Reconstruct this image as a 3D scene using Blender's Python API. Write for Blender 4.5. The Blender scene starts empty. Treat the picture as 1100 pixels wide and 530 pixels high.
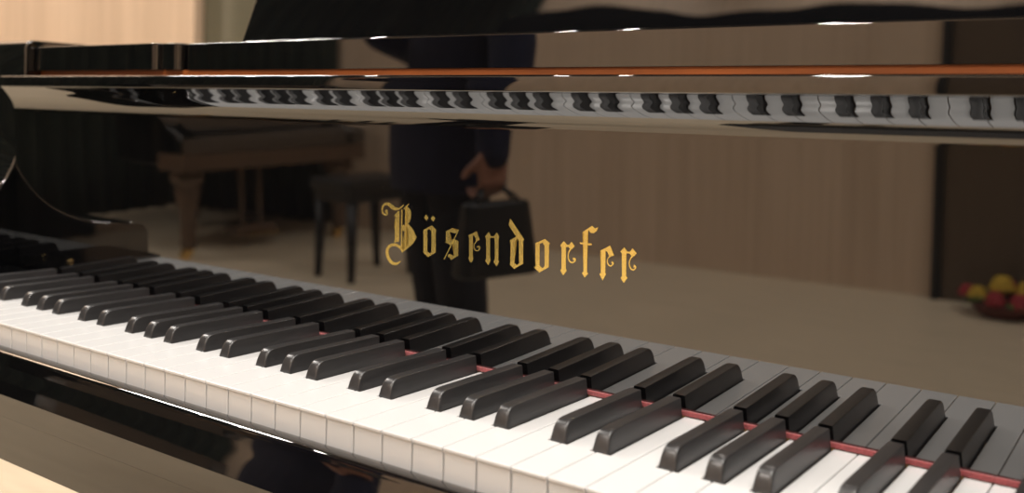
import bpy, bmesh, math, random
from mathutils import Vector, Matrix
random.seed(7)
# ------------------------------------------------------------------ camera, light, exposure
scene = bpy.context.scene
COL = scene.collection
M_ = 0.001                       # the piano is laid out in millimetres
KZ = 730.0                       # height of the white key tops above the floor
def mm(x, y, z): return Vector((x*M_, y*M_, (z+KZ)*M_))

cam = bpy.data.cameras.new('camera'); camo = bpy.data.objects.new('camera', cam); COL.objects.link(camo)
R = Vector((0.81250649, 0.58223403, 0.02892637)); U = Vector((-0.04575183, 0.01422196, 0.99885159)); F = Vector((-0.581154, 0.81289684, -0.03819371))
rot = Matrix((R, U, -F)).transposed().to_4x4()
camo.matrix_world = Matrix.Translation(mm(1029.577, -427.713, 186.657)) @ rot
cam.sensor_width = 36.0; cam.lens = 36.0*1062.2/1100.0; cam.shift_y = -97.78/1100.0
cam.clip_start = 0.02; cam.clip_end = 60
cam.dof.use_dof = True; cam.dof.focus_distance = 0.70; cam.dof.aperture_fstop = 5.6
scene.camera = camo

world = bpy.data.worlds.new('world'); scene.world = world; world.use_nodes = True
world.node_tree.nodes['Background'].inputs[0].default_value = (1.0, 0.86, 0.70, 1)
world.node_tree.nodes['Background'].inputs[1].default_value = 0.12
scene.view_settings.view_transform = 'Standard'; scene.view_settings.look = 'None'
scene.view_settings.exposure = 0.05; scene.view_settings.gamma = 1.0
try: scene.view_settings.use_curve_mapping = False
except Exception: pass

# added fill spots, then ceiling lamps: x, y, height, watts
WARM = (1.0, 0.94, 0.87)
FILL_SPOTS = [(-0.6,-3.35,4.15,250), (1.9,-3.35,4.15,110)]      # added unseen spots near the mirrored wall, brightening the key fronts
LAMPS = [(-0.52,-0.8,5.03,17), (-1.61,-0.8,5.03,17), (-2.03,-0.8,5.03,17), (-3.5,-0.8,5.03,17), (-4.27,-0.8,5.03,17), (-4.7,-0.8,5.03,17)]
# soft fill panels added on the ceiling, out of view: x, y, watts
FILL_PANELS = [(2.75,-1.7,380), (2.9,1.4,110), (-6.6,1.3,385)]
WALL_FILL = [(-2.9,-2.45,6.25,95), (-1.0,-2.45,6.25,95)]      # unseen lamps added to brighten the top of the mirrored wall


# ------------------------------------------------------------------ materials
def nt(name):
    m = bpy.data.materials.new(name); m.use_nodes = True
    return m, m.node_tree.nodes, m.node_tree.links, m.node_tree.nodes['Principled BSDF']
def plain(name, col, rough=0.5, metal=0.0, ior=1.5, noise=0.0, nscale=20.0, bump=0.0, bscale=200.0, stretch=(1,1,1), sheen=0.0):
    m, N, L, b = nt(name)
    b.inputs['Base Color'].default_value = (*col, 1); b.inputs['Roughness'].default_value = rough
    b.inputs['Metallic'].default_value = metal; b.inputs['IOR'].default_value = ior
    if sheen: b.inputs['Sheen Weight'].default_value = sheen
    tc = N.new('ShaderNodeTexCoord'); mp = N.new('ShaderNodeMapping'); mp.inputs['Scale'].default_value = stretch
    L.new(tc.outputs['Object'], mp.inputs['Vector'])
    if noise:
        n = N.new('ShaderNodeTexNoise'); n.inputs['Scale'].default_value = nscale; n.inputs['Detail'].default_value = 6
        r = N.new('ShaderNodeValToRGB')
        r.color_ramp.elements[0].position = 0.3; r.color_ramp.elements[1].position = 0.7
        r.color_ramp.elements[0].color = (*[c*(1-noise) for c in col], 1); r.color_ramp.elements[1].color = (*[min(1, c*(1+noise)) for c in col], 1)
        L.new(mp.outputs[0], n.inputs['Vector']); L.new(n.outputs['Fac'], r.inputs[0]); L.new(r.outputs[0], b.inputs['Base Color'])
    if bump:
        n2 = N.new('ShaderNodeTexNoise'); n2.inputs['Scale'].default_value = bscale; n2.inputs['Detail'].default_value = 4
        bp = N.new('ShaderNodeBump'); bp.inputs['Strength'].default_value = bump; bp.inputs['Distance'].default_value = 0.001
        L.new(mp.outputs[0], n2.inputs['Vector']); L.new(n2.outputs['Fac'], bp.inputs['Height']); L.new(bp.outputs[0], b.inputs['Normal'])
    return m
LACQUER = plain('black_polyester_lacquer', (0.003,0.003,0.0035), rough=0.012, ior=2.25)
IVORY = plain('white_key_plastic', (0.70,0.705,0.71), rough=0.16, ior=1.5)
EBONY = plain('ebony', (0.028,0.027,0.028), rough=0.32, ior=1.65, noise=0.2, nscale=60, stretch=(6,0.5,6))
FELT = plain('red_felt', (0.30,0.055,0.06), rough=0.95, noise=0.3, nscale=600, bump=0.8, bscale=1500, sheen=0.4)
GOLD = plain('gold_leaf', (1.0,0.79,0.24), rough=0.10, metal=0.80, bump=0.05, bscale=900)
BRASS = plain('brass', (0.85,0.6,0.25), rough=0.2, metal=1.0)
MAHOG = plain('orange_mahogany', (0.36,0.10,0.02), rough=0.5, noise=0.25, nscale=30, stretch=(0.3,4,4))
KEYWOOD = plain('key_stick_wood', (0.62,0.40,0.20), rough=0.6, noise=0.15, nscale=40, stretch=(6,0.4,6))
PLATE = plain('gilded_iron_plate', (0.72,0.48,0.18), rough=0.4, metal=0.7)
STEEL = plain('steel_string', (0.6,0.6,0.6), rough=0.3, metal=1.0)
SPRUCE = plain('spruce_soundboard', (0.70,0.47,0.24), rough=0.4, noise=0.12, nscale=30, stretch=(8,0.3,1))
FLOORW = plain('pale_maple_floor', (0.70,0.585,0.43), rough=0.42, noise=0.08, nscale=6, stretch=(0.5,6,1))
CURT = plain('dark_green_stage_curtain', (0.018,0.024,0.016), rough=0.95, noise=0.3, nscale=20)
GREY = plain('grey_green_drape', (0.135,0.125,0.085), rough=0.9, noise=0.06, nscale=3)
DOORM = plain('dark_brown_veneer', (0.10,0.07,0.045), rough=0.5, noise=0.12, nscale=8, stretch=(8,8,0.4))
BLACKP = plain('matt_black_paint', (0.01,0.01,0.01), rough=0.5)
COATM = plain('navy_wool', (0.010,0.012,0.036), rough=0.95, noise=0.3, nscale=80)
TROUS = plain('black_trouser_cloth', (0.010,0.011,0.018), rough=0.9, noise=0.2, nscale=80)
SKIN = plain('skin', (0.34,0.16,0.11), rough=0.5)
HAIRM = plain('dark_brown_hair', (0.03,0.018,0.01), rough=0.5, noise=0.4, nscale=100, stretch=(6,6,1))
LEATH = plain('black_leather', (0.012,0.012,0.012), rough=0.45, bump=0.3, bscale=300)
YEL = plain('yellow_petals', (0.55,0.36,0.03), rough=0.6, noise=0.2, nscale=60)
RED = plain('red_petals', (0.33,0.02,0.03), rough=0.6, noise=0.2, nscale=60)
LEAF = plain('leaf_green', (0.05,0.13,0.03), rough=0.6, noise=0.2, nscale=40)
WICK = plain('dark_wicker', (0.12,0.03,0.02), rough=0.7, noise=0.3, nscale=90)
VELVET = plain('black_stage_velvet', (0.004,0.004,0.004), rough=1.0, ior=1.2)
CEIL = plain('dark_grey_ceiling', (0.05,0.045,0.04), rough=0.9)
LEGW = plain('brown_polished_wood', (0.11,0.07,0.045), rough=0.25, noise=0.2, nscale=15, stretch=(4,4,0.5))

def veneer():
    m, N, L, b = nt('pale_vertical_wood_veneer')
    tc = N.new('ShaderNodeTexCoord'); mp = N.new('ShaderNodeMapping'); mp.inputs['Scale'].default_value = (14,14,0.35)
    n = N.new('ShaderNodeTexNoise'); n.inputs['Scale'].default_value = 2.2; n.inputs['Detail'].default_value = 8; n.inputs['Roughness'].default_value = 0.6
    r = N.new('ShaderNodeValToRGB'); e = r.color_ramp.elements
    e[0].position = 0.32; e[0].color = (0.60,0.455,0.33,1); e[1].position = 0.68; e[1].color = (0.74,0.575,0.435,1)
    mp2 = N.new('ShaderNodeMapping'); mp2.inputs['Scale'].default_value = (1.6,1.6,0.05)
    n2 = N.new('ShaderNodeTexNoise'); n2.inputs['Scale'].default_value = 1.5; n2.inputs['Detail'].default_value = 2
    mx = N.new('ShaderNodeMixRGB'); mx.blend_type = 'MULTIPLY'; mx.inputs[0].default_value = 0.35
    r2 = N.new('ShaderNodeValToRGB'); r2.color_ramp.elements[0].position = 0.35; r2.color_ramp.elements[1].position = 0.65
    r2.color_ramp.elements[0].color = (0.72,0.70,0.68,1)
    L.new(tc.outputs['Object'], mp.inputs[0]); L.new(tc.outputs['Object'], mp2.inputs[0])
    L.new(mp.outputs[0], n.inputs[0]); L.new(mp2.outputs[0], n2.inputs[0]); L.new(n.outputs['Fac'], r.inputs[0]); L.new(n2.outputs['Fac'], r2.inputs[0])
    L.new(r.outputs[0], mx.inputs[1]); L.new(r2.outputs[0], mx.inputs[2]); L.new(mx.outputs[0], b.inputs['Base Color'])
    b.inputs['Roughness'].default_value = 0.5
    return m
VENEER = veneer()

# ------------------------------------------------------------------ helpers
def link(name, bm, mat, parent=None, smooth=False, bevel=0.0, segs=2, loc=None):
    me = bpy.data.meshes.new(name)
    bmesh.ops.recalc_face_normals(bm, faces=bm.faces[:])
    bm.to_mesh(me); bm.free(); me.materials.append(mat)
    o = bpy.data.objects.new(name, me); COL.objects.link(o)
    if parent is not None: o.parent = parent
    if loc is not None: o.location = loc
    if smooth:
        for p in me.polygons: p.use_smooth = True
    if bevel:
        m = o.modifiers.new('bevel', 'BEVEL'); m.width = bevel; m.segments = segs; m.limit_method = 'ANGLE'; m.angle_limit = math.radians(40)
        m.harden_normals = True
        for p in me.polygons: p.use_smooth = True
    return o
def keep_lower_sharp(o, zlow):
    me = o.data; at = me.attributes.new('bevel_weight_edge','FLOAT','EDGE')
    for e in me.edges:
        a, b = (me.vertices[i].co.z for i in e.vertices)
        lowv = max(a,b) < zlow
        at.data[e.index].value = 0.0 if lowv else 1.0
        if lowv: e.use_edge_sharp = True
    o.modifiers['bevel'].limit_method = 'WEIGHT'
def thing(name, label, cat, loc=(0,0,0), rz=0.0, group=None):
    o = bpy.data.objects.new(name, None); COL.objects.link(o); o.empty_display_size = 0.1
    o.location = loc; o.rotation_euler = (0,0,rz); o['label'] = label; o['category'] = cat
    if group: o['group'] = group
    return o
def tag(o, label, cat, group=None):
    o['label'] = label; o['category'] = cat
    if group: o['group'] = group
    return o
def struct(o, label=None):
    o['kind'] = 'structure'
    if label: o['label'] = label
    return o
def box(bm, x0, x1, y0, y1, z0, z1):
    v = [bm.verts.new((x,y,z)) for z in (z0,z1) for y in (y0,y1) for x in (x0,x1)]
    for f in ((0,1,3,2),(4,6,7,5),(0,4,5,1),(2,3,7,6),(0,2,6,4),(1,5,7,3)): bm.faces.new([v[i] for i in f])
def extrude_x(bm, prof, x0, x1):          # prof: closed list of (y, z)
    a = [bm.verts.new((x0,y,z)) for y,z in prof]; b = [bm.verts.new((x1,y,z)) for y,z in prof]
    n = len(prof)
    for i in range(n): bm.faces.new((a[i],a[(i+1)%n],b[(i+1)%n],b[i]))
    bm.faces.new(a[::-1]); bm.faces.new(b)
def extrude_z(bm, prof, z0, z1):          # prof: closed list of (x, y)
    a = [bm.verts.new((x,y,z0)) for x,y in prof]; b = [bm.verts.new((x,y,z1)) for x,y in prof]
    n = len(prof)
    for i in range(n): bm.faces.new((a[i],a[(i+1)%n],b[(i+1)%n],b[i]))
    bm.faces.new(a[::-1]); bm.faces.new(b)
def mmv(bm):                              # millimetres from the key-top plane -> metres above floor
    for v in bm.verts: v.co = mm(*v.co)
def lathe(bm, prof, c=(0,0,0), n=24):     # prof: (r, z)
    rings = []
    for r,z in prof:
        rings.append([bm.verts.new((c[0]+max(r,1e-4)*math.cos(2*math.pi*k/n), c[1]+max(r,1e-4)*math.sin(2*math.pi*k/n), c[2]+z)) for k in range(n)])
    for a,b in zip(rings, rings[1:]):
        for k in range(n): bm.faces.new((a[k],a[(k+1)%n],b[(k+1)%n],b[k]))
    bm.faces.new(rings[0][::-1]); bm.faces.new(rings[-1])
def tube(bm, pts, rad, n=10):
    pts = [Vector(p) for p in pts]; rr = rad if isinstance(rad, (list,tuple)) else [rad]*len(pts); rings = []
    for i,p in enumerate(pts):
        d = (pts[min(i+1,len(pts)-1)]-pts[max(i-1,0)]).normalized()
        a = d.orthogonal().normalized() if i == 0 else (a-d*a.dot(d)).normalized()
        b = d.cross(a)
        rings.append([bm.verts.new(p+(a*math.cos(2*math.pi*k/n)+b*math.sin(2*math.pi*k/n))*rr[i]) for k in range(n)])
    for s,t in zip(rings, rings[1:]):
        for k in range(n): bm.faces.new((s[k],s[(k+1)%n],t[(k+1)%n],t[k]))
    bm.faces.new(rings[0][::-1]); bm.faces.new(rings[-1])
def ball(bm, c, r, seg=14):
    if not hasattr(r, '__len__'): r = (r,r,r)
    g = bmesh.ops.create_uvsphere(bm, u_segments=seg, v_segments=max(6,seg*2//3), radius=1.0)
    for v in g['verts']: v.co = Vector((v.co.x*r[0], v.co.y*r[1], v.co.z*r[2])) + Vector(c)
def smooth_profile(pts, n=5):
    out = []
    P = [pts[0]]+list(pts)+[pts[-1]]
    for i in range(1, len(P)-2):
        p0,p1,p2,p3 = P[i-1:i+3]
        for k in range(n):
            a = k/n
            out.append(tuple(.5*((2*p1[j])+(p2[j]-p0[j])*a+(2*p0[j]-5*p1[j]+4*p2[j]-p3[j])*a*a+(3*p1[j]-p0[j]-3*p2[j]+p3[j])*a**3) for j in (0,1)))
    out.append(tuple(pts[-1])); return out

# ------------------------------------------------------------------ the setting (metres)
def slab(name, x0,x1,y0,y1,z0,z1, mat, label=None):
    bm = bmesh.new(); box(bm, x0,x1,y0,y1,z0,z1); return struct(link(name, bm, mat), label)
slab('floor', -8.2,4.6,-4.0,3.2,-0.1,0.0, FLOORW)
slab('ceiling', -8.2,4.6,-4.0,3.2,6.6,6.7, CEIL)
slab('wall_left', -8.2,-8.0,-4.0,3.2,0.0,6.6, VENEER)
slab('wall_right', 4.4,4.6,-4.0,3.2,0.0,6.6, VENEER)
slab('wall_front', -8.0,4.4,-4.0,-3.8,0.0,6.6, VENEER)       # the wall the fallboard mirrors
slab('wall_back', -8.0,4.4,3.0,3.2,0.0,6.6, VENEER)
slab('trim_1', -8.0,-3.47,2.90,2.999,0.001,6.59, VENEER, 'pale wood panelled pilaster wall at far left behind the piano')

# dark door in the mirrored wall
dr = thing('door_1', 'dark brown door with black frame mirrored at the right of the fallboard', 'door', (0.45,-3.8,0))
dr['kind'] = 'structure'
bm = bmesh.new(); box(bm, -0.37,0.45,0.0,0.03,0.0,2.35); link('door_leaf', bm, DOORM, dr, bevel=0.002)
bm = bmesh.new()
box(bm, -0.405,-0.37,0.0,0.05,0.0,2.40); box(bm, 0.45,0.50,0.0,0.06,0.0,2.40); box(bm, -0.37,0.45,0.0,0.06,2.35,2.40)
link('door_frame', bm, BLACKP, dr, bevel=0.003)
bm = bmesh.new(); tube(bm, [(0.38,0.03,1.05),(0.38,0.08,1.05),(0.27,0.08,1.05)], 0.009); link('door_handle', bm, STEEL, dr, smooth=True)

def curtain(name, p0, p1, z0, z1, pitch, amp, mat, label, thick=0.006, wavy=None, group=None):
    bm = bmesh.new(); p0 = Vector(p0); p1 = Vector(p1); d = p1-p0; Ln = d.length; d.normalize(); nrm = Vector((-d.y,d.x))
    n = int(Ln/pitch*10); nz = 14; grid = []
    for i in range(n+1):
        s = Ln*i/n; col = []
        for j in range(nz+1):
            f = j/nz
            ph = 2*math.pi*s/pitch+0.7*math.sin(s*3.1)
            a = amp*(0.75+0.25*math.sin(s*5.3+1)+0.15*(1-f))*math.sin(ph)
            zt = z1+(wavy(s) if wavy else 0.0)
            q = p0+d*s+nrm*a
            col.append(bm.verts.new((q.x,q.y,z0+(zt-z0)*f)))
        grid.append(col)
    for i in range(n):
        for j in range(nz): bm.faces.new((grid[i][j],grid[i+1][j],grid[i+1][j+1],grid[i][j+1]))
    o = link(name, bm, mat, smooth=True)
    m = o.modifiers.new('solid','SOLIDIFY'); m.thickness = thick
    return tag(o, label, 'curtain', group)
curtain('stage_curtain', (-7.9,-3.74), (-3.62,-3.74), 0.02, 6.4, 0.16, 0.035, CURT, 'dark green pleated curtain along the mirrored wall behind the second piano')
curtain('side_curtain', (-5.15,-1.3), (-5.15,-3.62), 0.02, 6.4, 0.16, 0.045, CURT, 'dark green curtain hanging beyond the tail of the second piano')
curtain('grey_drape', (-3.45,2.95), (1.6,2.95), 0.02, 6.4, 0.42, 0.03, GREY, 'grey green drape behind the piano, right of the pale wood wall')
curtain('unseen_dark_curtain', (4.3,-2.6), (4.3,2.6), 0.02, 6.4, 0.2, 0.045, CURT, 'added unseen dark green curtain along the right wall, darkens the bass arm')  # unseen cloth added so the bass arm mirrors something dark
def valance_wave(s_):
    K = [(0,-0.05),(0.45,0.04),(0.8,0.08),(1.4,-0.02),(1.8,-0.09),(2.4,-0.05),(2.7,-0.03),(3.05,-0.05),(3.7,-0.12),(8.0,-0.12)]
    for (a,za),(b,zb) in zip(K,K[1:]):
        if s_ <= b:
            f = (s_-a)/(b-a); f = f*f*(3-2*f); return za+(zb-za)*f
    return 0.0
curtain('black_valance', (-3.8,-3.66), (4.2,-3.66), 4.5, 5.53, 0.9, 0.015, VELVET, 'black cloth hung high on the wall, seen mirrored in the music desk', wavy=valance_wave)

# ------------------------------------------------------------------ the grand piano
PY = 146.36; TILT = -0.02396
def wall_y(z): return PY+math.tan(TILT)*z      # fallboard face at height z
piano = thing('grand_piano', 'black polished grand piano with gold blackletter name on its fallboard', 'piano')

# white and black keys -------------------------------------------------
P = 23.5
BLK = {'C':-2.5,'D':2.5,'F':-3.0,'G':0.0,'A':3.0}; WI = {'C':0,'D':1,'F':3,'G':4,'A':5}
blacks = [(P*1+3.0)]
for o_ in range(1,8):
    for nme in 'CDFGA': blacks.append((2+7*(o_-1)+WI[nme]+1)*P+BLK[nme])
keyset = {}
def white_key(i):
    x0 = i*P+0.34; x1 = (i+1)*P-0.34; HD = 50.2; YE = 165.0
    lb = [b for b in blacks if abs(b-i*P) < 5]; rb = [b for b in blacks if abs(b-(i+1)*P) < 5]
    tx0 = lb[0]+6.6 if lb else x0; tx1 = rb[0]-6.6 if rb else x1
    bm = bmesh.new()
    prof = [(x0,0),(x1,0),(x1,HD)]
    if rb: prof.append((tx1,HD))
    prof += [(tx1,YE),(tx0,YE)]
    if lb: prof.append((tx0,HD))
    prof.append((x0,HD))
    extrude_z(bm, prof, -2.4, 0.0)
    mmv(bm)
    top = link('white_key', bm, IVORY, piano, bevel=0.0007, segs=3)
    # front plate slightly behind the overhanging lip, as one mesh with the top
    bm = bmesh.new(); bm.from_mesh(top.data)
    b2 = bmesh.new()
    fp = [(0.9,-2.6),(0.9,-2.4),(4.0,-2.4),(4.0,-24.0),(0.9,-24.0)]
    extrude_x(b2, [(0.9,-2.4),(4.0,-2.4),(4.0,-24.0),(0.9,-24.0)], x0+0.15, x1-0.15)
    mmv(b2); tmp = bpy.data.meshes.new('tmp'); bmesh.ops.recalc_face_normals(b2, faces=b2.faces[:]); b2.to_mesh(tmp); b2.free()
    bm.from_mesh(tmp); bm.to_mesh(top.data); bm.free(); bpy.data.meshes.remove(tmp)
    for p in top.data.polygons: p.use_smooth = True
    # wooden stick below
    b3 = bmesh.new(); box(b3, tx0+0.3 if lb else x0+0.3, tx1-0.3 if rb else x1-0.3, 4.2, YE, -22.0, -2.5)
    mmv(b3); s = link('key_stick', b3, KEYWOOD, top)
    return top
for i in range(52): white_key(i)

def black_key(cx):
    # cross-sections along the key: (y, half bottom width, half top width, top z)
    bm = bmesh.new(); rings = []
    def ring(y, wb, wt, zt, zb, r):
        pts = [(-wb,zb)]
        for k in range(5):
            a = math.pi-(math.pi/2)*k/4
            pts.append((-wt+r+r*math.cos(a), zt-r+r*math.sin(a)))
        for k in range(5):
            a = math.pi/2-(math.pi/2)*k/4
            pts.append((wt-r+r*math.cos(a), zt-r+r*math.sin(a)))
        pts.append((wb,zb))
        return [bm.verts.new((cx+x, y, z)) for x,z in pts]
    WB = 5.75; ZB = -1.5
    secs = [(50.5,WB-0.3,WB-0.9,0.9,0.4),(50.9,WB-0.05,WB-0.9,2.6,1.2),(51.8,WB,WB-1.0,5.6,1.8),(52.9,WB,WB-1.1,8.2,2.2),(54.0,WB,WB-1.2,9.9,2.2),(55.3,WB,WB-1.3,11.0,2.0),(57.0,WB,WB-1.4,11.7,1.5),(60.0,WB,WB-1.55,12.0,0.9),
            (66.0,WB,WB-1.55,12.0,0.6),(138.0,WB,WB-1.55,11.9,0.6),(143.2,WB,WB-1.55,11.8,0.6)]
    for y,wb,wt,zt,r in secs: rings.append(ring(y,wb,wt,zt,ZB,r))
    for a,b in zip(rings, rings[1:]):
        n = len(a)
        for k in range(n): bm.faces.new((a[k],a[(k+1)%n],b[(k+1)%n],b[k]))
    bm.faces.new(rings[0]); bm.faces.new(rings[-1][::-1])
    mmv(bm)
    o = link('black_key', bm, EBONY, piano, smooth=True)
    m = o.modifiers.new('edge','EDGE_SPLIT'); m.split_angle = math.radians(38)
    return o
for b in blacks: black_key(b)

# red felt name-board strip
bm = bmesh.new(); box(bm, -2, 1224, 143.4, 146.1, 0.6, 4.0); mmv(bm); link('felt_strip', bm, FELT, piano, bevel=0.0008)

# fallboard -------------------------------------------------------------
CW = 57.0
prof = [(wall_y(1.2),1.2)]
prof += [(wall_y(z),z) for z in (30,60,90,120,150,170,175)]
# the lip curls forward: lean of the surface in degrees at each height
LEAN = [(176.5,0),(179,5),(182,11),(185,18),(188,25),(190,29),(193,34),(195.5,39),(197,39.5),(198.5,37.5),(200,39),(202,43),(204,47)]
yw = wall_y(176.5); cy_ = yw; zc = 176.5; prof.append((cy_, zc))
while zc < 203.95:
    for (a,la),(b,lb) in zip(LEAN, LEAN[1:]):
        if a <= zc <= b: lean = la+(lb-la)*(zc+0.25-a)/(b-a)
    zc += 0.5; cy_ -= 0.5*math.tan(math.radians(lean)); prof.append((cy_, zc))
yl = cy_
def arc(cy, cz, r, a0, a1, n=6): return [(cy+r*math.cos(math.radians(a0+(a1-a0)*k/n)), cz+r*math.sin(math.radians(a0+(a1-a0)*k/n))) for k in range(n+1)]
prof += arc(yl+0.2, 205.6, 1.7, 250, 180, 5)
prof += arc(yl+0.5, 214.4, 2.0, 180, 90, 6)
prof += [(yl+14,216.2),(yl+17,213),(PY+12,205),(PY+12,1.2)]
bm = bmesh.new(); extrude_x(bm, prof, -CW+1, 1222+CW-1); mmv(bm)
fall = link('fallboard', bm, LACQUER, piano, smooth=True)
m = fall.modifiers.new('edge','EDGE_SPLIT'); m.split_angle = math.radians(35)

LETTER_SHAPES=[[(509.41,107.25),(514.05,111.79),(515.51,111.91),(515.49,88.01),(509.92,86.92),(511.07,89.79),(510.98,97.48),(510.08,99.06),(511.24,100.81),(511.46,107.42)],[(518.84,100.59),(519.99,101.79),(521.3,100.81),(521.34,97.54),(520.05,96.33),(518.88,97.32)],[(521.29,114.54),(523.0,116.52),(526.77,113.56),(527.66,110.92),(527.13,107.62),(526.02,104.27),(523.17,101.63),(522.16,102.19),(523.72,104.07),(524.1,108.45),(523.06,111.42),(521.89,112.41)],[(522.15,102.41),(525.03,102.55),(529.38,99.13),(533.3,92.99),(529.52,87.74),(523.82,83.36),(518.79,79.78),(517.32,80.95),(522.37,83.76),(525.08,86.76),(526.03,91.21),(525.0,93.62),(525.98,95.56),(524.35,99.23),(522.17,101.1)],[(542.75,111.39),(545.08,109.17),(542.81,106.73),(540.68,108.81)],[(549.43,111.13),(551.74,109.08),(549.49,106.58),(547.18,108.7)],[(539.96,99.23),(548.29,103.59),(553.11,100.02),(552.29,99.38),(548.14,98.77),(546.45,100.62),(543.95,99.59)],[(540.17,99.25),(543.94,100.23),(544.17,82.7),(540.39,82.47)],[(548.13,99.41),(552.28,99.62),(552.4,83.23),(548.36,82.81)],[(539.75,82.48),(544.16,83.34),(546.7,81.99),(548.35,83.13),(552.71,83.42),(544.75,78.96)],[(561.73,100.08),(565.58,100.99),(565.67,94.66),(568.73,92.98),(567.05,90.29),(561.43,92.11),(562.44,92.77),(562.35,99.66)],[(561.73,100.08),(568.57,103.39),(571.12,101.65),(574.61,102.59),(573.83,100.95),(570.64,99.63),(566.6,100.29),(565.08,100.15)],[(567.31,93.48),(569.7,95.44),(574.54,93.94),(573.95,93.1),(574.09,84.06),(574.7,83.57),(570.41,81.46),(570.58,90.79),(568.14,91.98)],[(574.7,83.57),(567.42,79.24),(566.38,80.87),(564.03,81.65),(565.32,83.53),(567.86,83.4),(569.39,82.38),(571.4,82.98)],[(583.18,99.01),(587.66,100.33),(587.93,83.69),(588.6,82.66),(586.61,79.32),(585.78,79.88),(583.6,82.58),(584.57,83.66),(584.34,98.27)],[(583.18,99.01),(591.11,102.98),(594.04,96.93),(590.83,95.65),(589.97,98.48),(588.57,99.77),(587.11,98.86)],[(599.06,99.85),(602.19,103.47),(604.39,100.61),(603.47,98.47),(603.72,84.08),(604.45,83.2),(602.37,79.25),(599.36,82.33),(600.45,83.73),(600.05,97.83)],[(607.16,100.74),(609.47,103.63),(611.88,100.86),(611.12,99.2),(611.08,83.92),(611.96,83.06),(609.74,79.3),(606.84,82.69),(608.24,83.93),(607.76,97.61)],[(621.25,114.83),(625.43,110.18),(633.59,101.02),(630.97,99.2),(626.42,102.62),(620.04,110.15)],[(621.11,99.21),(626.64,102.38),(627.93,102.06),(625.42,98.75),(625.4,82.62),(621.86,81.87),(622.04,95.33)],[(629.13,100.86),(633.59,101.02),(632.77,99.72),(633.07,83.73),(629.68,82.91),(629.06,99.1)],[(621.09,82.14),(625.38,83.58),(627.56,82.24),(629.67,83.61),(633.39,84.02),(625.47,79.18)],[(625.37,101.64),(627.7,103.09),(631.16,100.79),(629.38,98.87),(627.52,101.5)],[(642.77,99.13),(651.29,103.15),(655.64,100.39),(654.54,99.42),(650.86,98.63),(648.97,100.34),(646.72,99.08)],[(643.4,99.19),(646.92,99.53),(647.04,83.27),(643.73,82.29)],[(651.05,99.51),(654.74,99.87),(654.76,83.79),(651.38,83.41)],[(642.37,82.4),(647.02,84.14),(649.65,82.35),(651.37,84.02),(655.07,83.83),(646.92,79.01)],[(663.91,99.69),(666.85,103.13),(669.9,100.46),(668.73,99.07),(668.85,84.21),(669.58,83.01),(666.85,79.29),(664.27,82.66),(665.35,83.81),(665.14,98.71)],[(670.51,100.09),(673.12,103.31),(675.65,100.35),(673.23,98.08),(671.43,98.75)],[(681.7,110.68),(686.32,112.52),(685.44,108.69),(685.81,83.61),(686.79,83.06),(684.14,79.81),(681.73,82.89),(683.08,83.72),(682.88,109.96)],[(681.7,110.68),(689.14,115.69),(691.38,114.06),(693.94,115.03),(692.85,112.53),(690.5,110.82),(688.09,110.85),(686.61,112.38),(684.44,109.85)],[(679.51,103.51),(682.93,103.51),(688.74,103.58),(689.53,102.82),(687.32,102.19),(682.96,102.34),(680.03,102.47)],[(695.81,99.48),(699.98,100.85),(700.08,85.14),(700.65,84.15),(698.18,79.59),(695.64,83.56),(696.7,84.75),(696.71,98.98)],[(695.81,99.48),(703.35,103.66),(706.51,97.35),(703.19,96.11),(701.23,99.33),(699.73,100.0)],[(711.22,100.47),(714.05,103.56),(716.21,101.28),(715.72,99.77),(715.9,84.64),(716.91,83.59),(714.23,79.88),(711.78,82.98),(712.81,84.27),(712.3,99.42)],[(717.87,100.46),(720.21,103.43),(723.4,100.57),(721.31,98.33),(719.02,98.84)]]
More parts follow.
